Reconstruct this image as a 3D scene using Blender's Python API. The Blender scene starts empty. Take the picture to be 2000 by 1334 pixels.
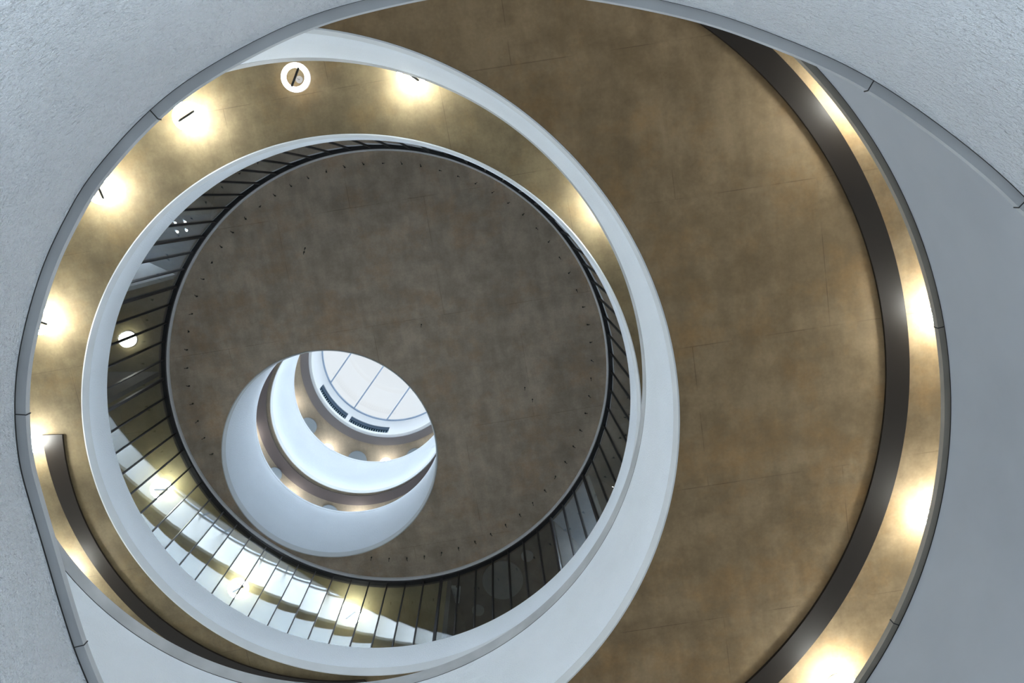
import bpy, bmesh, math, random
from mathutils import Vector, Matrix
random.seed(7)
PI = math.pi
SC = bpy.context.scene
COL = SC.collection
EYE = 1.4                       # camera height above the lobby floor

# ------------------------------------------------------------------ camera
F = 1700.0                      # focal length in pixels of the 2000 px wide frame
v = Vector((955-1000, 376-667, F)).normalized()          # the zenith as the camera sees it
xh = (Vector((1, 0, 0)) - v*v.x).normalized()
yh = v.cross(xh)
def cam2w(d): return Vector((d.dot(xh), d.dot(yh), d.dot(v)))
cd = bpy.data.cameras.new('camera'); cam = bpy.data.objects.new('camera', cd); COL.objects.link(cam)
cd.sensor_width = 36; cd.lens = F/2000*36; cd.clip_end = 500; cd.clip_start = .05
r, u, b = cam2w(Vector((1, 0, 0))), cam2w(Vector((0, -1, 0))), cam2w(Vector((0, 0, -1)))
cam.matrix_world = Matrix(((r.x, u.x, b.x, 0), (r.y, u.y, b.y, 0), (r.z, u.z, b.z, EYE), (0, 0, 0, 1)))
SC.camera = cam
def at(px, py, h):
    """plan point at height h above the eye along the sight line through a pixel"""
    d = cam2w(Vector((px-1000, py-667, F)))
    return (d.x/d.z*h, d.y/d.z*h)

# ------------------------------------------------------------------ world, daylight, exposure
SC.view_settings.view_transform = 'Standard'; SC.view_settings.look = 'None'
SC.view_settings.gamma = 1; SC.view_settings.use_curve_mapping = False
SC.view_settings.exposure = 0.38
W = bpy.data.worlds.new('sky'); SC.world = W; W.use_nodes = True
wn = W.node_tree.nodes; wl = W.node_tree.links
bg = wn['Background']; bg.inputs[1].default_value = 0.72
tc = wn.new('ShaderNodeTexCoord'); nz = wn.new('ShaderNodeTexNoise'); nz.inputs['Scale'].default_value = 2.2
cr = wn.new('ShaderNodeValToRGB'); cr.color_ramp.elements[0].position = .35; cr.color_ramp.elements[1].position = .65
cr.color_ramp.elements[0].color = (.80, .90, .98, 1); cr.color_ramp.elements[1].color = (.97, .98, .98, 1)
wl.new(tc.outputs['Generated'], nz.inputs['Vector']); wl.new(nz.outputs['Fac'], cr.inputs['Fac']); wl.new(cr.outputs['Color'], bg.inputs[0])

# soft overcast daylight falling through the roof light, from over the near (lower left) side
sd = bpy.data.lights.new('overcast_sun', 'SUN'); sd.energy = 23; sd.angle = math.radians(24); sd.color = (.86, .94, 1)
so = bpy.data.objects.new('overcast_sun', sd); COL.objects.link(so)
so.rotation_euler = Vector((.33, -.44, -1)).to_track_quat('-Z', 'Y').to_euler()

# daylight from the glazed facade: one ring of tall windows round each open storey (heights above eye)
FACX, FACY, FACR = -1.5, 3.5, 12.4
COOL = (.74, .87, 1.0)
STOREY = [  # z0, z1, watts per window
    (-1.3, 3.2, 330), (4.4, 6.4, 95), (7.8, 10.8, 120), (12.3, 14.8, 290), (20.2, 22.9, 560), (24.2, 27.1, 110)]
for z0, z1, wt in STOREY:
    for k in range(8):
        a = 2*PI*(k+.5)/8
        ld = bpy.data.lights.new('facade_daylight', 'AREA'); ld.shape = 'RECTANGLE'
        ld.size = 8.6; ld.size_y = (z1-z0)*.92; ld.energy = wt; ld.color = COOL
        lo = bpy.data.objects.new('facade_daylight', ld); COL.objects.link(lo)
        lo.location = (FACX+FACR*math.cos(a), FACY+FACR*math.sin(a), (z0+z1)/2+EYE)
        lo.rotation_euler = Vector((-math.cos(a), -math.sin(a), .0)).to_track_quat('-Z', 'Z').to_euler()

# ------------------------------------------------------------------ materials
def mat(name, col, rough=.6, metal=0.0, spec=.5):
    m = bpy.data.materials.new(name); m.use_nodes = True
    p = m.node_tree.nodes['Principled BSDF']
    p.inputs['Base Color'].default_value = (*col, 1); p.inputs['Roughness'].default_value = rough
    p.inputs['Metallic'].default_value = metal; p.inputs['Specular IOR Level'].default_value = spec
    return m
def nodes(m): return m.node_tree.nodes, m.node_tree.links, m.node_tree.nodes['Principled BSDF']
def noise(N, L, vec, scale, detail=4, rough=.55):
    n = N.new('ShaderNodeTexNoise'); n.inputs['Scale'].default_value = scale
    n.inputs['Detail'].default_value = detail; n.inputs['Roughness'].default_value = rough
    L.new(vec, n.inputs['Vector']); return n.outputs['Fac']
def ramp(N, L, fac, p0, c0, p1, c1):
    n = N.new('ShaderNodeValToRGB'); e = n.color_ramp.elements
    e[0].position, e[1].position = p0, p1; e[0].color = (*c0, 1); e[1].color = (*c1, 1)
    L.new(fac, n.inputs['Fac']); return n.outputs['Color']
def mix(N, L, fac, a, b_, mode='MIX'):
    n = N.new('ShaderNodeMix'); n.data_type = 'RGBA'; n.blend_type = mode
    if isinstance(fac, (int, float)): n.inputs[0].default_value = fac
    else: L.new(fac, n.inputs[0])
    L.new(a, n.inputs[6]); L.new(b_, n.inputs[7]); return n.outputs[2]
def concrete(name, dark, light, stain, ang=8.5, seed=0., joint=.55, pw=3.6, ph=1.9, stain_amt=.6):
    m = mat(name, light, .75, spec=.3); N, L, P = nodes(m)
    t = N.new('ShaderNodeTexCoord'); mp = N.new('ShaderNodeMapping')
    mp.inputs['Rotation'].default_value = (0, 0, math.radians(ang)); mp.inputs['Location'].default_value = (seed, seed*1.7, 0)
    L.new(t.outputs['Object'], mp.inputs['Vector']); V = mp.outputs['Vector']
    st = N.new('ShaderNodeMapping'); st.inputs['Scale'].default_value = (1.6, .35, 1); L.new(V, st.inputs['Vector'])
    sx = N.new('ShaderNodeMapping'); sx.inputs['Scale'].default_value = (.3, 1.5, 1); L.new(V, sx.inputs['Vector'])
    big = noise(N, L, V, .55, 5, .6); mid = noise(N, L, V, 2.2, 6, .65); fine = noise(N, L, V, 26, 3, .6)
    stk = noise(N, L, st.outputs['Vector'], 3.0, 4, .6); stx = noise(N, L, sx.outputs['Vector'], 2.4, 4, .6)
    base = ramp(N, L, big, .40, dark, .60, light)
    c = mix(N, L, .55, base, ramp(N, L, mid, .38, dark, .62, light))
    sm = N.new('ShaderNodeMath'); sm.operation = 'MULTIPLY'; sm.inputs[1].default_value = stain_amt
    sr = ramp(N, L, noise(N, L, V, 1.15, 7, .7), .50, (0, 0, 0), .70, (1, 1, 1))
    bw = N.new('ShaderNodeRGBToBW'); L.new(sr, bw.inputs[0]); L.new(bw.outputs[0], sm.inputs[0])
    stc = N.new('ShaderNodeRGB'); stc.outputs[0].default_value = (*stain, 1)
    c = mix(N, L, sm.outputs[0], c, stc.outputs[0])
    c = mix(N, L, .40, c, ramp(N, L, stk, .3, (.62, .62, .62), .7, (1.12, 1.1, 1.08)), 'MULTIPLY')
    c = mix(N, L, .25, c, ramp(N, L, stx, .3, (.72, .72, .72), .7, (1.1, 1.1, 1.1)), 'MULTIPLY')
    c = mix(N, L, .35, c, ramp(N, L, fine, .3, (.78, .78, .78), .7, (1.12, 1.12, 1.12)), 'MULTIPLY')
    br = N.new('ShaderNodeTexBrick'); br.offset = .5; L.new(V, br.inputs['Vector'])
    br.inputs['Color1'].default_value = (1, 1, 1, 1); br.inputs['Color2'].default_value = (.90, .90, .89, 1)
    br.inputs['Mortar'].default_value = (.38, .35, .32, 1); br.inputs['Scale'].default_value = 1
    br.inputs['Mortar Size'].default_value = .007; br.inputs['Mortar Smooth'].default_value = .5
    br.inputs['Brick Width'].default_value = pw; br.inputs['Row Height'].default_value = ph
    jm = ramp(N, L, noise(N, L, V, 1.7, 3), .42, (0, 0, 0), .60, (joint, joint, joint))
    bj = N.new('ShaderNodeRGBToBW'); L.new(jm, bj.inputs[0])
    c = mix(N, L, bj.outputs[0], c, br.outputs['Color'], 'MULTIPLY')
    L.new(c, P.inputs['Base Color'])
    bp = N.new('ShaderNodeBump'); bp.inputs['Strength'].default_value = .12; bp.inputs['Distance'].default_value = .02
    L.new(mid, bp.inputs['Height']); L.new(bp.outputs[0], P.inputs['Normal'])
    return m
def plaster(name, col, scale, strength, dist=.01, var=.05, rough=.8, stretch=(1, 1, 1)):
    m = mat(name, col, rough, spec=.25); N, L, P = nodes(m)
    t = N.new('ShaderNodeTexCoord'); mp = N.new('ShaderNodeMapping'); mp.inputs['Scale'].default_value = stretch
    L.new(t.outputs['Object'], mp.inputs['Vector']); V = mp.outputs['Vector']
    n1 = noise(N, L, V, scale, 3, .6); n2 = noise(N, L, V, 1.3, 3)
    lo = tuple(c*(1-var) for c in col)
    L.new(ramp(N, L, n2, .35, lo, .65, col), P.inputs['Base Color'])
    bp = N.new('ShaderNodeBump'); bp.inputs['Strength'].default_value = strength; bp.inputs['Distance'].default_value = dist
    L.new(n1, bp.inputs['Height']); L.new(bp.outputs[0], P.inputs['Normal'])
    return m
M = {}
M['conc_D'] = concrete('board_marked_brown_concrete', (.175, .120, .060), (.262, .186, .102), (.26, .15, .055), seed=3.1)
M['conc_C'] = concrete('ochre_concrete', (.122, .093, .050), (.190, .148, .082), (.17, .110, .044), ang=10, seed=11.3)
M['conc_J'] = concrete('grey_brown_concrete', (.37, .305, .24), (.53, .44, .35), (.47, .31, .185), ang=9, seed=6.2, pw=3.2, ph=2.6)
M['conc_U'] = concrete('upper_concrete', (.25, .215, .17), (.30, .26, .205), (.27, .22, .16), seed=1.5, joint=.2)
M['conc_room'] = concrete('room_concrete', (.17, .145, .07), (.22, .19, .10), (.19, .14, .06), seed=8.8, joint=.7)
M['rough_white'] = plaster('roughcast_white_plaster', (.70, .735, .775), 30, 1.0, .08, .04)
M['ribbon_white'] = plaster('fine_white_plaster', (.745, .80, .86), 40, .8, .02, .03)
M['smooth_grey'] = plaster('smooth_pale_grey_plaster', (.43, .46, .50), 12, .12, .004, .05)
M['lip'] = plaster('pale_grey_cast_edge', (.62, .65, .67), 25, .2, .005, .08)
M['coping'] = plaster('grey_cast_coping', (.46, .48, .50), 9, .25, .008, .22)
M['coping_warm'] = plaster('warm_grey_cast_coping', (.34, .31, .265), 9, .25, .008, .18)
M['seam'] = mat('dark_joint', (.035, .035, .035), .9)
M['gap'] = mat('black_gap_shade', (.02, .02, .02), .9)  # black strip colour standing in for shade inside the coping joints
M['bronze'] = mat('bronze_anodised_metal', (.012, .0085, .006), .42, .0, .30)
M['bronze_up'] = mat('slate_grey_metal', (.15, .14, .145), .45, .3, .5)
M['bronze_K'] = mat('plum_grey_metal', (.10, .083, .085), .45, .3, .5)
M['black'] = mat('black_metal', (.012, .012, .014), .45, .2)
M['trim'] = mat('white_painted_trim', (.72, .73, .76), .5)
M['steel'] = mat('dark_steel', (.022, .022, .02), .7, .0, .2)
M['rose'] = mat('grey_metal', (.16, .16, .16), .6)
M['disc'] = mat('blue_grey_acoustic_felt', (.20, .24, .28), .9)
M['darkdisc'] = mat('dark_grey_panel', (.16, .18, .21), .8)
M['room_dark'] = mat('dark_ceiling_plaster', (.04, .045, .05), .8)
M['room_blue'] = mat('cool_grey_ceiling_plaster', (.30, .34, .39), .7)
M['room_green'] = mat('grey_green_ceiling_plaster', (.17, .18, .17), .8)
M['partition'] = mat('white_partition', (.40, .42, .44), .7)
M['louvre'] = mat('deep_blue_grey_metal', (.02, .05, .09), .7)
M['slat'] = mat('pale_green_grey_metal', (.14, .22, .25), .6)
M['floor'] = mat('pale_stone_floor', (.52, .51, .49), .5)
M['bar'] = mat('blue_grey_glazing_bar', (.30, .38, .50), .5)
M['frame_white'] = mat('white_lantern_lining', (.66, .68, .70), .6)
def emit(name, col, s):
    m = bpy.data.materials.new(name); m.use_nodes = True; N = m.node_tree.nodes; N.clear()
    e = N.new('ShaderNodeEmission'); e.inputs[0].default_value = (*col, 1); e.inputs[1].default_value = s
    o = N.new('ShaderNodeOutputMaterial'); m.node_tree.links.new(e.outputs[0], o.inputs[0]); return m
WARM = (.95, .98, .93)
M['ring_on'] = emit('lit_ring_diffuser', WARM, 105)
M['ring_dim'] = emit('lit_ring_diffuser_low', (1, .97, .92), 9)
M['ring_room'] = emit('lit_ring_room', (1, .99, .90), 48)
M['ring_up'] = emit('lit_ring_upper_floor', (1, .95, .84), 20)
M['spot'] = emit('lit_downlight', (.9, .95, 1), 14)
M['linear'] = emit('lit_linear_lamp', (.78, .87, 1), 120)
def glass(name, tint, boost):
    m = bpy.data.materials.new(name); m.use_nodes = True; N = m.node_tree.nodes; L = m.node_tree.links; N.clear()
    g = N.new('ShaderNodeNewGeometry'); d = N.new('ShaderNodeVectorMath'); d.operation = 'DOT_PRODUCT'
    L.new(g.outputs['Incoming'], d.inputs[0]); L.new(g.outputs['Normal'], d.inputs[1])
    def mth(op, a, b_=None):
        n = N.new('ShaderNodeMath'); n.operation = op
        for i, s in enumerate((a, b_)):
            if s is None: continue
            if isinstance(s, (int, float)): n.inputs[i].default_value = s
            else: L.new(s, n.inputs[i])
        return n.outputs[0]
    c = mth('SUBTRACT', 1.0, mth('ABSOLUTE', d.outputs['Value'])); p5 = mth('POWER', c, 5.0)
    f = mth('MINIMUM', mth('MULTIPLY', mth('ADD', mth('MULTIPLY', p5, .96), .04), boost), 1.0)
    t = N.new('ShaderNodeBsdfTransparent'); t.inputs[0].default_value = (*tint, 1)
    gl = N.new('ShaderNodeBsdfGlossy'); gl.inputs['Roughness'].default_value = .0; gl.inputs[0].default_value = (.92, .96, 1, 1)
    x = N.new('ShaderNodeMixShader'); L.new(f, x.inputs[0]); L.new(t.outputs[0], x.inputs[1]); L.new(gl.outputs[0], x.inputs[2])
    o = N.new('ShaderNodeOutputMaterial'); L.new(x.outputs[0], o.inputs[0]); return m
M['glass'] = glass('clear_screen_glass', (.93, .96, .95), 1.4)
M['skyglass'] = glass('roof_light_glass', (.97, .98, .99), .8)

# ------------------------------------------------------------------ mesh helpers (heights are above the eye; EYE is added once here)
def link(name, bm, m, parent=None, smooth=False, label=None):
    me = bpy.data.meshes.new(name); bmesh.ops.recalc_face_normals(bm, faces=bm.faces[:])
    bm.to_mesh(me); bm.free()
    if smooth:
        for p in me.polygons: p.use_smooth = True
    o = bpy.data.objects.new(name, me); COL.objects.link(o)
    me.materials.append(m)
    if parent is not None: o.parent = parent
    if label: o['label'] = label
    return o
def smooth_by_angle(o, deg=30):
    me = o.data
    for p in me.polygons: p.use_smooth = True
    bm = bmesh.new(); bm.from_mesh(me)
    for e in bm.edges:
        if len(e.link_faces) == 2 and e.calc_face_angle(0) > math.radians(deg): e.smooth = False
    bm.to_mesh(me); bm.free(); return o
def loops(bm, rows, close_prof=True, close_loop=True):
    """rows: profile points, each a list of 3D points along the sweep"""
    V = [[bm.verts.new(p) for p in row] for row in rows]
    n = len(V); k = len(V[0])
    for i in range(n if close_prof else n-1):
        a, b_ = V[i], V[(i+1) % n]
        for j in range(k if close_loop else k-1):
            bm.faces.new((a[j], a[(j+1) % k], b_[(j+1) % k], b_[j]))
    if not close_loop and close_prof:
        bm.faces.new([V[i][0] for i in range(n)]); bm.faces.new([V[i][-1] for i in range(n)])
def revolve(bm, c, prof, a0=0., a1=2*PI, n=256, z=0.):
    full = abs(a1-a0-2*PI) < 1e-6
    k = n if full else n+1
    rows = [[(c[0]+r*math.cos(a0+(a1-a0)*j/n), c[1]+r*math.sin(a0+(a1-a0)*j/n), h+EYE+z) for j in range(k)] for r, h in prof]
    loops(bm, rows, True, full)
def box(bm, c, s, rot=0., tilt=None):
    mt = Matrix.Translation(c) @ Matrix.Rotation(rot, 4, 'Z') @ Matrix.Diagonal((*s, 1))
    bmesh.ops.create_cube(bm, size=1, matrix=mt)
def cyl(bm, c, rad, h, n=20, r2=None):
    bmesh.ops.create_cone(bm, cap_ends=True, segments=n, radius1=rad, radius2=rad if r2 is None else r2, depth=h, matrix=Matrix.Translation(c))
def torus(bm, R, r_, n=64, k=16, z=0.):
    loops(bm, [[((R+r_*math.cos(2*PI*i/k))*math.cos(2*PI*j/n), (R+r_*math.cos(2*PI*i/k))*math.sin(2*PI*j/n), z+r_*math.sin(2*PI*i/k)) for j in range(n)] for i in range(k)])
def empty(name, loc=(0, 0, 0), rz=0.):
    o = bpy.data.objects.new(name, None); COL.objects.link(o); o.location = loc; o.rotation_euler = (0, 0, rz); o.empty_display_size = .2; return o
def tag(o, label, cat=None, group=None, kind=None):
    o['label'] = label
    if cat: o['category'] = cat
    if group: o['group'] = group
    if kind: o['kind'] = kind
    return o
def rebase(o, loc):
    """move an object's origin to loc without moving its mesh"""
    o.data.transform(Matrix.Translation(-Vector(loc))); o.location = loc
def copy_tree(o, parent=None):
    c = o.copy(); COL.objects.link(c); c.parent = parent
    if parent is not None: c.matrix_parent_inverse = o.matrix_parent_inverse.copy()
    for ch in list(KIDS.get(o.name, [])): copy_tree(ch, c)
    return c
KIDS = {}
def kids(root):
    KIDS.clear()
    for o in bpy.data.objects:
        if o.parent is not None: KIDS.setdefault(o.parent.name, []).append(o)

# ------------------------------------------------------------------ the plan: centre, radius and heights of every opening (above the eye)
cD, RD, zD0, zD1 = (-2.60, 3.11), 5.04, 11.0, 13.54
cC, RC, zC0, zC1 = (-2.225, 3.955), 4.875, 15.0, 15.93
zH = 19.0
cJ, RJ, zJ0, zJ1 = (-3.61, 5.85), 2.375, 19.0, 21.79
cL, RL, zL0, zL1 = (-3.52, 5.76), 2.375, 23.07, 25.81
cM, RM, zM0, zM1 = (-3.28, 5.33), 2.375, 27.3, 29.0
cG, RG, zG0, zG1 = (-.55, 2.66), 5.375, 6.60, 8.80
zA0, zA1 = 3.34, 5.40
OUT = 12.6
OC = (FACX, FACY)

# lowest opening is a free, snail-like curve: spline through plan points
def spline(pts, n):
    out = []; k = len(pts)
    for i in range(k):
        p0, p1, p2, p3 = (Vector(pts[(i+j-1) % k]) for j in range(4))
        for s in range(n):
            t = s/n
            out.append(.5*((2*p1)+(p2-p0)*t+(2*p0-5*p1+4*p2-p3)*t*t+(3*p1-p0-3*p2+p3)*t**3))
    return out
A_px = [(203,1334),(154,1203),(113.8,1066.5),(84,965),(64.8,888),(57.8,783),(70,671),(108.5,534.5),(155.8,433),(206.5,350),(315,231),(430.5,147),(595,63),(740,20),(900,-10),(1060,-9),(1200,9),(1363,44),(1499.5,91),(1674.5,168),(1860,297.5),(2000,423.5),(2160,620),(2290,900),(2290,1250),(2100,1600),(1700,1850),(1150,1930),(650,1850),(350,1620)]
def smooth_closed(p, it):
    for _ in range(it):
        p = [(p[i-1]+p[i]*2+p[(i+1) % len(p)])/4 for i in range(len(p))]
    return p
A_in = smooth_closed(spline([at(x, y, zA1) for x, y in A_px], 14), 25)
def offset(pts, d):
    k = len(pts); out = []
    for i in range(k):
        t = (pts[(i+1) % k]-pts[i-1]).normalized(); out.append(pts[i]+Vector((t.y, -t.x))*d)
    return out
area = sum(A_in[i].x*A_in[(i+1) % len(A_in)].y-A_in[(i+1) % len(A_in)].x*A_in[i].y for i in range(len(A_in)))
SG = 1 if area > 0 else -1
def offA(d): return offset(A_in, d*SG)
def rowA(d, h): return [(p.x, p.y, h+EYE) for p in offA(d)]

# ------------------------------------------------------------------ floors and soffits
def to_outer(row, h):                       # radial projection of a loop to the outer edge of the building
    out = []
    cx = sum(p[0] for p in row)/len(row); cy = sum(p[1] for p in row)/len(row)
    for p in row:
        dx, dy = p[0]-cx, p[1]-cy; L_ = math.hypot(dx, dy); dx /= L_; dy /= L_
        ox, oy = cx-OC[0], cy-OC[1]; b_ = ox*dx+oy*dy; t = -b_+math.sqrt(b_*b_-(ox*ox+oy*oy-OUT*OUT))
        out.append((cx+dx*t, cy+dy*t, h+EYE))
    return out
def circ_row(c, R, h, n=256): return [(c[0]+R*math.cos(2*PI*j/n), c[1]+R*math.sin(2*PI*j/n), h+EYE) for j in range(n)]
def slab(name, row0, h0, h1, m, label):
    """soffit and floor round an opening"""
    row1 = [(p[0], p[1], h1+EYE) for p in row0]; bm = bmesh.new()
    loops(bm, [row0, row1, to_outer(row1, h1), to_outer(row0, h0)])
    o = link(name, bm, m); o.data.materials.append(M['floor'])
    for p in o.data.polygons:
        if p.normal.z > .9: p.material_index = 1
    return tag(o, label, kind='structure')

bm = bmesh.new(); cyl(bm, (OC[0], OC[1], -.15), OUT+3, .3, 96)
tag(link('floor', bm, M['floor']), 'pale stone lobby floor below the camera', kind='structure')
slab('ceiling', rowA(.30, zA0), zA0, zA0+.7, M['rough_white'], 'white plaster soffit of the lowest gallery')
slab('ceiling', circ_row(cG, RG+.055, zG0), zG0, zG0+.6, M['smooth_grey'], 'soffit of the gallery with the grey coping at the right')
slab('ceiling', circ_row(cD, RD+.055, zD0+.012), zD0+.012, zD0+1.2, M['conc_D'], 'wide brown concrete soffit filling the right side, around the large white ring')
slab('ceiling', circ_row(cC, RC+.055, zC0+.012), zC0+.012, zC0+.35, M['conc_C'], 'ochre concrete soffit with bright halos on the left, around the glazed ring')
bm = bmesh.new()
rj = circ_row(cJ, RJ+.055, zH+.012); ro = circ_row(cC, RC+.05, zH+.012)
loops(bm, [rj, [(p[0], p[1], p[2]+.5) for p in rj], [(p[0], p[1], p[2]+.5) for p in ro], ro])
tag(link('ceiling', bm, M['conc_J']), 'round grey-brown concrete soffit with the small bright opening, inside the glazed ring', kind='structure')
slab('ceiling', circ_row(cC, RC+.05, zH+.53), zH+.53, zH+1.1, M['conc_U'], 'floor slab above the glazed storey')
slab('ceiling', circ_row(cL, RL+.055, zL0+.012), zL0+.012, zL0+1.0, M['conc_U'], 'thin brown soffit strip inside the small opening, around the lower plum-grey band')
slab('ceiling', circ_row(cM, RM+.27, zM0+.012), zM0+.012, zM0+.9, M['conc_U'], 'topmost brown soffit with grey discs, seen through the small opening')

# ------------------------------------------------------------------ balustrades: upright round walls with cast edge and coping
def balustrade(c, R, z0, z1, m, label, lip=.2, lip_m=None, cap=.1, cap_in=0., cap_m=None, gap=0., th=.045, chamfer=.03, group=None):
    root = empty('balustrade', (c[0], c[1], z0+EYE)); tag(root, label, 'balustrade', group)
    def part(name, prof, mm, lb=None):
        bm = bmesh.new(); revolve(bm, (0, 0), prof, n=320, z=-EYE-z0)
        return smooth_by_angle(link(name, bm, mm, root, label=lb))
    zt = z1-cap
    part('parapet_wall', [(R, z0+lip), (R, zt-gap), (R+th, zt-gap), (R+th, z0+lip)], m)
    part('bottom_edge', [(R+chamfer, z0), (R, z0+lip-.004), (R+chamfer+.02, z0+lip-.004), (R+chamfer+.02, z0)], lip_m or M['lip'], 'pale grey cast bottom edge')
    if gap: part('gap_shade_strip', [(R+.002, zt-gap), (R+.002, zt), (R+th-.002, zt), (R+th-.002, zt-gap)], M['gap'], 'black strip standing in for the shade in the joint')
    root['_c'] = 0; cp = part('coping', [(R-cap_in, zt), (R-cap_in, z1), (R+th+.06, z1), (R+th+.06, zt)], cap_m or M['lip'], 'grey coping along the top edge' if cap_m in (M['coping'], M['coping_warm']) else None)
    del root['_c']
    return cp
def seam(root, c, R, th, ang, z0, z1, d):
    bm = bmesh.new(); box(bm, (R*math.cos(ang), R*math.sin(ang), (z0+z1)/2-d), (th, .010, z1-z0+.006), ang)
    link('coping_joint', bm, M['seam'], root)

# lowest one, free curve
A = empty('balustrade', (A_in[0].x, A_in[0].y, zA0+EYE)); tag(A, 'near roughcast white balustrade with grey coping sweeping across the top and left corners', 'balustrade')
def partA(name, prof, m, lb=None):
    bm = bmesh.new(); loops(bm, [rowA(d, h) for d, h in prof])
    o = smooth_by_angle(link(name, bm, m, None, label=lb)); o.data.transform(Matrix.Translation(-A.location)); o.parent = A; return o
CI = .06
partA('parapet_wall', [(CI, zA0), (CI, zA1-.07), (CI+.2, zA1-.07), (CI+.2, zA0)], M['rough_white'])
partA('gap_shade_strip', [(CI+.002, zA1-.07), (CI+.002, zA1-.05), (CI+.18, zA1-.05), (CI+.18, zA1-.07)], M['gap'], 'black strip standing in for the shade in the joint under the coping')
cA = partA('coping', [(0, zA1-.05), (0, zA1), (CI+.22, zA1), (CI+.22, zA1-.05)], M['coping'], 'flat grey coping')
for px, py in ((310, 226), (46, 803), (1687, 168), (1992, 402), (175, 1250)):
    p = Vector(at(px, py, zA1)); i = min(range(len(A_in)), key=lambda q: (A_in[q]-p).length)
    t = (A_in[(i+1) % len(A_in)]-A_in[i-1]).normalized(); q = A_in[i]+Vector((t.y, -t.x))*SG*.045
    bm = bmesh.new(); box(bm, (q.x-A.location.x, q.y-A.location.y, zA1-.025+EYE-A.location.z), (.10, .006, .056), math.atan2(t.y, t.x)+PI/2)
    link('coping_joint', bm, M['seam'], cA)

bG = balustrade(cG, RG, zG0, zG1, M['smooth_grey'], 'smooth pale grey balustrade with warm grey coping at the right edge', lip=.1, cap=.08, cap_in=.06, cap_m=M['coping_warm'], gap=.02)
for px, py in ((1742, 1216), (1836, 640)):
    p = at(px, py, zG1-.08); seam(bG, cG, RG-.02, .09, math.atan2(p[1]-cG[1], p[0]-cG[0]), zG1-.08, zG1, zG0)
balustrade(cD, RD, zD0, zD1, M['ribbon_white'], 'broad white balustrade ring swirling outside the glazed ring, widest at lower right', lip=.17, cap=.30, cap_in=.0, cap_m=M['coping'], gap=.02)
balustrade(cC, RC, zC0, zC1, M['ribbon_white'], 'narrow white balustrade ring directly below the glass screen', lip=.20, cap=.06, cap_m=M['ribbon_white'])
balustrade(cJ, RJ, zJ0, zJ1, M['ribbon_white'], 'bright white balustrade drum around the small opening, lowest of the two', lip=.17, cap=.10, cap_m=M['ribbon_white'], gap=.012)
balustrade(cL, RL, zL0, zL1, M['ribbon_white'], 'bright white balustrade drum higher up, between the plum band and the slate band', lip=.10, cap=.12, cap_m=M['ribbon_white'], gap=.012)

# ------------------------------------------------------------------ metal bands on the soffits
def band(name, c0, r0, c1, r1, z0, z1, a0, a1, m, label, b1=None):
    bm = bmesh.new(); n = 220; full = a1-a0 > 2*PI-1e-6; k = n if full else n+1
    A_ = [a0+(a1-a0)*j/n for j in range(k)]
    B_ = A_ if b1 is None else [a0+(b1-a0)*j/n for j in range(k)]
    def row(c, r_, z, Q): return [(c[0]+r_*math.cos(a)-c0[0], c[1]+r_*math.sin(a)-c0[1], z-z0) for a in Q]
    loops(bm, [row(c0, r0, z0, A_), row(c0, r0, z1, A_), row(c1, r1, z1, B_), row(c1, r1, z0, B_)], True, full)
    o = smooth_by_angle(link(name, bm, m)); o.location = (c0[0], c0[1], z0+EYE); return tag(o, label, 'metal band')
R_ = math.radians
band('bronze_band', (-.42, 2.72), 5.60, (-.44, 2.73), 5.925, zD0-.03, zD0+.012, R_(-95), R_(100), M['bronze'], 'wide dark bronze metal band curving down the right side of the brown soffit')
p = at(121, 848, zC0); e0 = math.atan2(p[1]-4.25, p[0]+2.78) % (2*PI)
p = at(85, 849, zC0); e1 = math.atan2(p[1]-3.92, p[0]+2.36) % (2*PI)
band('bronze_band', (-2.78, 4.25), 4.72, (-2.36, 3.92), 5.50, zC0-.03, zC0+.012, R_(85), e0, M['bronze'], 'dark bronze metal band with a square end on the ochre soffit at lower left', b1=e1)
band('bronze_band', (cL[0]-.06, cL[1]+.02), 2.47, (cL[0]-.1, cL[1]+.04), 2.72, zL0-.03, zL0+.012, 0, 2*PI, M['bronze_K'], 'plum-grey metal band ring in the small opening, lower of the two')
band('bronze_band', (cM[0], cM[1]), 2.47, (cM[0]-.03, cM[1]+.03), 2.70, zM0-.03, zM0+.012, 0, 2*PI, M['bronze_up'], 'slate-grey metal band ring just below the skylight lantern')

# ------------------------------------------------------------------ glazed screen above the inner ring
NP = 74
scr = empty('glass_screen', (cC[0], cC[1], zC1+EYE)); tag(scr, 'ring-shaped glass screen with black upright joints between the narrow white ring and the round soffit', 'glass screen')
gz0, gz1 = -.0, zH-zC1-.18
A0 = R_(47.9)
da = 2*PI/NP
thick = [math.atan2(p[1]-cC[1], p[0]-cC[0]) for p in (at(x, y, zH) for x, y in ((354,545),(320.3,729.3),(875,1120),(1069,1010),(1137,923.6),(406,450.7)))]
for i in range(NP):
    a = A0+da*i
    bm = bmesh.new()
    rg0, rg1 = RC+.035, RC+.050; w = da*.5*.992
    loops(bm, [[(rg0*math.cos(a+da/2+s*w), rg0*math.sin(a+da/2+s*w), z) for s in (-1, 1)] + [(rg1*math.cos(a+da/2+s*w), rg1*math.sin(a+da/2+s*w), z) for s in (1, -1)] for z in (gz0, gz1)], False, True)
    link('glass_pane', bm, M['glass'], scr)
    th = any(abs((a-t+PI) % (2*PI)-PI) < da*.5 for t in thick)
    bm = bmesh.new(); box(bm, ((RC+.045)*math.cos(a), (RC+.045)*math.sin(a), (gz0+gz1)/2), (.06, .055 if th else .022, gz1-gz0), a)
    link('mullion', bm, M['black'], scr)
bm = bmesh.new(); revolve(bm, (0, 0), [(RC-.01, gz1), (RC-.01, gz1+.08), (RC+.12, gz1+.08), (RC+.12, gz1)], n=296, z=-EYE)
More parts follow.
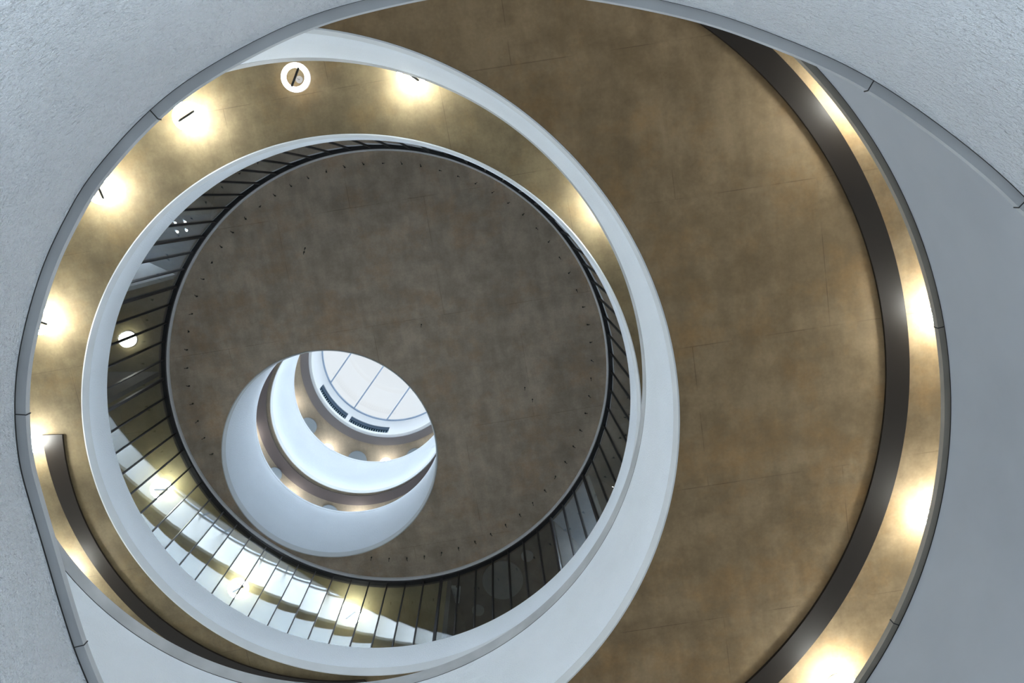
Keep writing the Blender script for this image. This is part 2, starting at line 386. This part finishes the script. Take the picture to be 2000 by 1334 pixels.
smooth_by_angle(link('head_frame', bm, M['black'], scr))
bm = bmesh.new(); revolve(bm, (0, 0), [(RC-.045, gz1+.105), (RC-.03, gz1+.085), (RC+.12, gz1+.085), (RC+.12, gz1+.185), (RC-.045, gz1+.185)], n=296, z=-EYE)
smooth_by_angle(link('soffit_trim', bm, M['trim'], scr, label='white trim round the soffit edge'))

# rooms behind the glass: a ceiling to each, upright partitions between them
def ang_px(x, y, h=zH): p = at(x, y, h); return math.atan2(p[1]-cC[1], p[0]-cC[0]) % (2*PI)
aP = [ang_px(875, 1120), ang_px(320.3, 729.3), ang_px(354, 545), ang_px(406, 450.7), ang_px(1137, 923.6)+2*PI, ang_px(1069, 1010)+2*PI]
rooms = [(aP[0], aP[1], M['conc_room'], 'olive concrete ceiling with ring lights behind the lower left glass'),
         (aP[1], aP[2], M['conc_room'], 'olive concrete ceiling with one round light behind the left glass'),
         (aP[2], aP[3]+.09, M['room_blue'], 'blue-grey ceiling with small downlights behind the upper left glass'),
         (aP[3]+.09, aP[4], M['room_green'], 'dark grey-green ceiling behind the upper and right glass'),
         (aP[4], aP[5], M['room_blue'], 'blue-grey ceiling with small downlights behind the lower right glass'),
         (aP[5], aP[0]+2*PI, M['room_dark'], 'dark ceiling with round panels behind the glass at lower right')]
for i, (a0, a1, m, lb) in enumerate(rooms):
    bm = bmesh.new(); revolve(bm, cC, [(RC+.10, zH-.05), (RC+.10, zH+.5), (8.4, zH+.5), (8.4, zH-.05)], a0, a1, 80)
    tag(link('ceiling', bm, m), lb, kind='structure')
    bm = bmesh.new(); rr = (RC+.18+8.4)/2
    box(bm, (cC[0]+rr*math.cos(a0), cC[1]+rr*math.sin(a0), (zC0+.35+zH-.05)/2+EYE), (8.4-RC-.18, .10, zH-.05-zC0-.35), a0)
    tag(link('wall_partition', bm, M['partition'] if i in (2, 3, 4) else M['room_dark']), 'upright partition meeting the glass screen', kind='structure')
bm = bmesh.new(); revolve(bm, cC, [(8.4, zC0+.35), (8.4, zH+.5), (8.55, zH+.5), (8.55, zC0+.35)], n=160)
tag(link('wall_back', bm, M['partition']), 'pale rear wall of the rooms behind the glass screen', kind='structure')

# facade piers and spandrels: solid walls between the ring of windows
bm = bmesh.new()
for k in range(8):
    a = 2*PI*k/8
    box(bm, (OC[0]+(OUT+.1)*math.cos(a), OC[1]+(OUT+.1)*math.sin(a), 15), (.5, 1.1, 30), a)
tag(link('wall_facade', bm, M['smooth_grey']), 'piers of the outer facade', kind='structure')

# ------------------------------------------------------------------ ring lights
def ring_light(m, R=.190, tube=.042, drop=.31, bar_rot=0.):
    root = empty('ring_light')
    bm = bmesh.new(); torus(bm, R, tube, z=-drop); link('ring_diffuser', bm, m, root, smooth=True, label='glowing white ring')
    bm = bmesh.new(); box(bm, (0, 0, -drop-.02), (2*R-.02, .034, .022), 0); link('cross_bar', bm, M['steel'], root, label='dark cross bar')
    bm = bmesh.new(); cyl(bm, (0, 0, -drop/2), .010, drop-.02, 12); link('stem', bm, M['rose'], root)
    bm = bmesh.new(); cyl(bm, (0, 0, -.012), .06, .022, 32, .05); link('ceiling_rose', bm, M['rose'], root)
    bm = bmesh.new(); loops(bm, [[(rr*math.cos(2*PI*j/64), rr*math.sin(2*PI*j/64), z) for j in range(64)] for rr, z in ((R+.030, -drop+.05), (R+.030, -drop+.062), (R+.046, -drop+.062), (R+.046, -drop+.05))])
    link('rim', bm, M['rose'], root)
    return root
protos = {}
def place(kind, m, px, py, zc, rot, label, group, R=.190, drop=.31):
    key = (kind, R, drop)
    if key not in protos: protos[key] = o = ring_light(m, R=R, drop=drop)
    else: kids(None); o = copy_tree(protos[key])
    x, y = at(px, py, zc-drop); o.location = (x, y, zc+EYE); o.rotation_euler = (0, 0, math.radians(rot)); tag(o, label, 'ceiling light', group)
g = 'ring lights under the ochre soffit'
place('on', M['ring_on'], 365, 227, zC0, -32, 'lit ring light with a bright halo at upper left, second clockwise from the left edge', g)
place('on', M['ring_on'], 196, 371, zC0, 70, 'lit ring light half cut by the grey coping at the left, bright halo', g)
place('on', M['ring_on'], 76, 627, zC0, 20, 'ring light almost hidden behind the left coping, only its rim showing', g)
place('on', M['ring_on'], 42, 868, zC0, 20, 'ring light hidden behind the left coping, lighting the square end of the bronze band', g)
place('on', M['ring_on'], 112, 1132, zC0, 20, 'ring light hidden at lower left, lighting the bronze band there', g)
place('on', M['ring_on'], 803, 147, zC0, 35, 'lit ring light tucked against the broad white ring at the top', g)
place('on', M['ring_on'], 1182, 398, zC0, 35, 'ring light hidden behind the broad white ring at the upper right', g)
place('dim', M['ring_dim'], 577, 151, zC0, -67, 'glowing ring light with dark diagonal bar, fully in view at the top left', g)
g = 'ring lights under the brown soffit at the right'
place('on', M['ring_on'], 1645, 1350, zD0, 20, 'lit ring light cut by the bottom edge at lower right', g)
place('on', M['ring_on'], 1845, 1018, zD0, 20, 'ring light hidden behind the warm grey coping at the right, lower halo', g)
place('on', M['ring_on'], 1856, 608, zD0, 20, 'ring light hidden behind the warm grey coping at the right, middle halo', g)
place('on', M['ring_on'], 1685, 180, zD0, 20, 'ring light hidden behind the warm grey coping at the upper right', g)
g = 'ring lights behind the glass'
place('room', M['ring_room'], 315, 956, zH-.05, 0, 'lit ring light behind the glass at lower left', g)
place('room', M['ring_room'], 465, 1150, zH-.05, -30, 'lit ring light behind the glass at the bottom, left of the dark squares', g)
place('room', M['ring_room'], 685, 1201, zH-.05, -38, 'lit ring light behind the glass at the bottom, beside two small reflected rings', g)
# round drum light behind the left glass
x, y = at(247, 664, zH-.2); dl = empty('drum_light', (x, y, zH-.05+EYE)); tag(dl, 'round glowing drum light behind the left glass', 'ceiling light')
bm = bmesh.new(); cyl(bm, (0, 0, -.09), .165, .14, 48); link('diffuser', bm, M['ring_dim'], dl)
bm = bmesh.new(); cyl(bm, (0, 0, -.01), .18, .02, 48); link('housing', bm, M['rose'], dl)
g = 'ring lights in the upper storeys'
for px, py, zc, lb in ((638.5, 880, zM0, 'small ring light between two grey discs, seen through the small opening'),
                       (754, 907, zM0, 'small ring light right of the grey disc, seen through the small opening'),
                       (560, 975, zL0, 'ring light hidden by the lower white drum, glow at its lower left'),
                       (697, 1018, zL0, 'ring light hidden by the lower white drum, glow at its bottom'),
                       (480, 860, zL0, 'ring light hidden by the lower white drum, at its left')):
    place('up', M['ring_up'], px, py, zc, 10, lb, g, R=.17, drop=.30)
# the same row carries on round the opening: seen only mirrored in the glass screen, a disc between every two rings
def polar(px, py, h): p = at(px, py, h); return math.atan2(p[1]-cM[1], p[0]-cM[0]), math.hypot(p[0]-cM[0], p[1]-cM[1])
t0, q0 = polar(638.5, 880, zM0-.3); t1, q1 = polar(754, 907, zM0-.3)
if t1 > t0: t0, t1 = t1, t0
NR = round(2*PI/(t0-t1)); st = 2*PI/NR; qr = max((q0+q1)/2, RM+.42)
upper_discs = []
for k in range(1, NR-1):
    a = t0+st*k; kids(None); o = copy_tree(protos[('up', .17, .30)])
    o.location = (cM[0]+qr*math.cos(a), cM[1]+qr*math.sin(a), zM0+EYE); tag(o, 'topmost ring light seen only as a small glowing ring mirrored in the glass screen', 'ceiling light', 'mirrored ring lights of the topmost soffit')
    upper_discs.append(a+st/2)

# ------------------------------------------------------------------ discs and small fittings
def disc(px, py, zc, rad, m, label, cat='ceiling panel', group=None, t=.05):
    x, y = at(px, py, zc-.06); bm = bmesh.new(); cyl(bm, (0, 0, -.03-t/2), rad, t, 64)
    bmesh.ops.bevel(bm, geom=[e for e in bm.edges if len(e.link_faces) == 2 and any(len(f.verts) > 10 for f in e.link_faces)], offset=.008, segments=2, affect='EDGES')
    cyl(bm, (0, 0, -.015), .02, .03, 12)
    o = link('round_panel', bm, m); o.location = (x, y, zc+EYE); tag(o, label, cat, group)
g = 'round grey panels on the upper soffits'
disc(601, 833, zM0, .29, M['disc'], 'grey round panel left of the small ring light, in the small opening', group=g)
disc(697.5, 899, zM0, .31, M['disc'], 'grey round panel between the two small ring lights, in the small opening', group=g)
disc(812, 894, zM0, .31, M['disc'], 'grey round panel at the right, mostly hidden by the upper white drum', group=g)
for a in upper_discs[1:-1]:
    o = bpy.data.objects['round_panel'].copy(); COL.objects.link(o); o.location = (cM[0]+qr*math.cos(a), cM[1]+qr*math.sin(a), zM0+EYE)
    tag(o, 'grey round panel of the topmost soffit seen only mirrored in the glass screen', 'ceiling panel', 'mirrored round panels of the topmost soffit')
disc(536, 927, zL0, .20, M['disc'], 'grey round panel beside the plum band at left, in the small opening', group=g)
disc(642, 1004, zL0, .26, M['disc'], 'grey round panel beside the plum band at the bottom, in the small opening', group=g)
g = 'round panels in the dark room'
disc(982, 1133, zH-.05, .47, M['darkdisc'], 'large dark round panel behind the lower right glass', group=g)
disc(1030, 1086, zH-.05, .14, M['disc'], 'small pale round panel behind the lower right glass, upper one', group=g)
disc(934, 1192, zH-.05, .14, M['darkdisc'], 'small dark round panel behind the lower right glass, lower one', group=g)
disc(1212, 740, zH-.05, .12, M['disc'], 'small pale round panel behind the right glass, upper one', group=g)
disc(1221, 835, zH-.05, .12, M['disc'], 'small pale round panel behind the right glass, lower one', group=g)
x, y = at(889, 1162, zH-.4); pj = empty('projector', (x, y, zH-.05+EYE), .1); tag(pj, 'pale box-shaped projector on a ceiling mount behind the glass at the bottom right', 'projector')
bm = bmesh.new(); box(bm, (0, 0, -.32), (.22, .36, .14)); bmesh.ops.bevel(bm, geom=bm.edges[:], offset=.015, segments=2); link('housing', bm, M['partition'], pj)
bm = bmesh.new(); cyl(bm, (0, 0, -.13), .02, .26, 12); link('mount_pole', bm, M['steel'], pj)
bm = bmesh.new(); bmesh.ops.create_cone(bm, cap_ends=True, segments=24, radius1=.04, radius2=.04, depth=.04, matrix=Matrix.Translation((.04, -.19, -.32)) @ Matrix.Rotation(PI/2, 4, 'X')); link('lens', bm, M['black'], pj)
def downlight():
    root = empty('downlight')
    bm = bmesh.new(); cyl(bm, (0, 0, -.006), .024, .012, 24); link('lamp', bm, M['spot'], root)
    bm = bmesh.new(); revolve(bm, (0, 0), [(.026, -.012), (.026, 0), (.036, 0), (.036, -.012)], n=24, z=-EYE); link('bezel', bm, M['rose'], root)
    return root
pd = None
for grp, pts in (('downlights behind the upper left glass', ((358, 418), (343, 436), (362, 434), (347, 453), (365, 450))),
                 ('downlights behind the lower right glass', ((1166, 959), (1181, 955.5), (1196, 952), (1172, 977), (1187, 973)))):
    for i, (px, py) in enumerate(pts):
        if pd is None: pd = o = downlight()
        else: kids(None); o = copy_tree(pd)
        x, y = at(px, py, zH-.05); o.location = (x, y, zH-.05+EYE)
        tag(o, 'tiny round downlight in the cluster '+grp.split('downlights ')[1], 'downlight', grp)
# linear lamps in the cool rooms; upper left one added unseen to brighten it
for am, lb in (((aP[4]+aP[5])/2, 'linear lamp behind the lower right glass, below the downlights'), ((aP[2]+aP[3])/2, 'unseen linear lamp added to brighten the room behind the upper left glass')):
    bm = bmesh.new(); a = am
    rr = 6.4
    box(bm, (0, 0, 0), (.08, 1.1, .05), a); o = link('linear_light', bm, M['linear']); o.location = (cC[0]+rr*math.cos(a), cC[1]+rr*math.sin(a), zH-.10+EYE); tag(o, lb, 'ceiling light')
# small hooks in a circle on the round soffit
NH = 69; hc = (-.11568*19, .20278*19); hr = .23504*19
bm = bmesh.new(); cyl(bm, (0, 0, -.012), .014, .024, 10)
bmesh.ops.create_cube(bm, size=1, matrix=Matrix.Translation((.008, 0, -.05)) @ Matrix.Rotation(.5, 4, 'Y') @ Matrix.Diagonal((.010, .010, .06, 1)))
box(bm, (.032, 0, -.075), (.04, .010, .010))
hook = link('ceiling_hook', bm, M['steel'])
for i in range(NH):
    a = R_(3.1)+2*PI*i/NH; x, y = hc[0]+hr*math.cos(a), hc[1]+hr*math.sin(a)
    if math.hypot(x-cJ[0], y-cJ[1]) < RJ+.2: continue
    if hook.users_collection and 'label' not in hook.keys(): o = hook
    else: o = hook.copy(); COL.objects.link(o)
    o.location = (x, y, zH+.012+EYE); o.rotation_euler = (0, 0, a+random.choice((0, .5, PI/2, -.4)))
    tag(o, 'tiny dark hook in the circle of hooks near the rim of the round soffit', 'ceiling hook', 'hooks round the soffit')
for px, py in ((596, 484.5), (594, 492), (823, 634), (1040, 780), (1025, 757)):
    o = hook.copy(); COL.objects.link(o); x, y = at(px, py, zH); o.location = (x, y, zH+.012+EYE); tag(o, 'tiny hook or stud standing alone well inside the round soffit', 'ceiling hook', 'stray studs on the round soffit')

# ------------------------------------------------------------------ skylight lantern
def on_cyl(px, py, c, R):
    d = at(px, py, 1.0); a2 = d[0]**2+d[1]**2; b2 = -2*(d[0]*c[0]+d[1]*c[1]); c2 = c[0]**2+c[1]**2-R*R
    h = (-b2+math.sqrt(b2*b2-4*a2*c2))/(2*a2); return h, math.atan2(d[1]*h-c[1], d[0]*h-c[0])
sky = empty('skylight', (cM[0], cM[1], zM0+EYE)); tag(sky, 'round white skylight lantern with parallel glazing bars at the top of the well', 'skylight')
s1 = [on_cyl(*p, cM, RM) for p in ((632.8, 749), (624, 757.7), (680, 809), (674, 819.4))]
s2 = [on_cyl(*p, cM, RM) for p in ((686.8, 813.5), (680, 824), (762, 833), (757.8, 843.7))]
slots = []
for s in (s1, s2):
    slots.append((min(s[0][1], s[2][1]), max(s[0][1], s[2][1]), (s[1][0]+s[3][0])/2, (s[0][0]+s[2][0])/2))
zs0 = sum(s[2] for s in slots)/2; zs1 = sum(s[3] for s in slots)/2
# lining wall: ring strips below and above the slots, pieces between
aa = sorted([slots[0][0], slots[0][1], slots[1][0], slots[1][1]])
bm = bmesh.new(); T = .25; zz = -EYE-zM0; ztop = 29.0
revolve(bm, (0, 0), [(RM, zM0), (RM, zs0), (RM+T, zs0), (RM+T, zM0)], n=200, z=zz)
revolve(bm, (0, 0), [(RM, zs1), (RM, ztop), (RM+T, ztop), (RM+T, zs1)], n=200, z=zz)
for a0, a1 in ((aa[1], aa[2]), (aa[3], aa[0]+2*PI)):
    revolve(bm, (0, 0), [(RM, zs0), (RM, zs1), (RM+T, zs1), (RM+T, zs0)], a0, a1, 8 if a1-a0 < 1 else 160, z=zz)
smooth_by_angle(link('drum_lining', bm, M['frame_white'], sky))
for k in (0, 2):
    a0, a1 = aa[k], aa[k+1]
    root = empty('air_vent', (cM[0], cM[1], zs0+EYE))
    tag(root, 'dark curved louvred slot in the lantern wall, '+('lower right one' if k == 0 else 'upper left one'), 'air vent', 'louvred slots in the lantern')
    bm = bmesh.new(); revolve(bm, (0, 0), [(RM+.17, 0), (RM+.17, zs1-zs0), (RM+.2, zs1-zs0), (RM+.2, 0)], a0, a1, 30, z=-EYE); link('back_plate', bm, M['louvre'], root)
    bm = bmesh.new(); revolve(bm, (0, 0), [(RM+.02, (zs1-zs0)*.55), (RM+.02, zs1-zs0), (RM+.17, zs1-zs0), (RM+.17, (zs1-zs0)*.55)], a0, a1, 30, z=-EYE); link('hood', bm, M['louvre'], root)
    for j in range(17):
        a = a0+(a1-a0)*(j+.5)/17; bm = bmesh.new(); box(bm, ((RM+.09)*math.cos(a), (RM+.09)*math.sin(a), (zs1-zs0)*.27), (.10, .022, (zs1-zs0)*.52), a); link('slat', bm, M['slat'], root)
# glazing
rN = 2.37; zg = ztop+.02
bm = bmesh.new(); revolve(bm, (0, 0), [(rN-.035, zg-.05), (rN-.035, zg+.04), (rN+.25, zg+.04), (rN+.25, zg-.05)], n=160, z=zz); smooth_by_angle(link('curb_frame', bm, M['bar'], sky))
bl = [(at(684, 692, zg), at(645, 752, zg)), (at(747, 717, zg), at(690, 800, zg)), (at(800, 760, zg), at(752, 823, zg))]
dx = sum(q[1][0]-q[0][0] for q in bl); dy = sum(q[1][1]-q[0][1] for q in bl); L_ = math.hypot(dx, dy); dx /= L_; dy /= L_
offs = sorted(((q[0][0]+q[1][0])/2-cM[0])*(-dy)+((q[0][1]+q[1][1])/2-cM[1])*dx for q in bl)
step = (offs[2]-offs[0])/2
alls = [o for o in [offs[1]+step*k for k in range(-5, 6)] if abs(o) < rN-.1]
for o_ in alls:
    hl = math.sqrt((rN-.03)**2-o_*o_)
    for w_, zo, mm, nm in ((.045, 0, M['bar'], 'glazing_bar'),):
        bm = bmesh.new(); box(bm, (-dy*o_, dx*o_, zg-.06-zM0), (2*hl, w_, .09), math.atan2(dy, dx)); link(nm, bm, mm, sky)
edges = [-rN]+alls+[rN]
for i in range(len(edges)-1):
    e0, e1 = edges[i]+.004, edges[i+1]-.004; pts = []
    n = 14
    for j in range(n+1):
        o_ = e0+(e1-e0)*j/n; pts.append((o_, math.sqrt(max(0, (rN-.04)**2-o_*o_))))
    outl = [(o_, h) for o_, h in pts]+[(o_, -h) for o_, h in reversed(pts)]
    outl = [p for q, p in enumerate(outl) if q == 0 or (abs(p[0]-outl[q-1][0])+abs(p[1]-outl[q-1][1]) > 1e-4)]
    bm = bmesh.new(); vs = [bm.verts.new((-dy*o_+dx*h, dx*o_+dy*h, zg+.01-zM0)) for o_, h in outl]
    f = bm.faces.new(vs); ex = bmesh.ops.extrude_face_region(bm, geom=[f]); bmesh.ops.translate(bm, verts=[q for q in ex['geom'] if isinstance(q, bmesh.types.BMVert)], vec=(0, 0, .02))
    link('glass_pane', bm, M['skyglass'], sky)
bpy.context.view_layer.update()
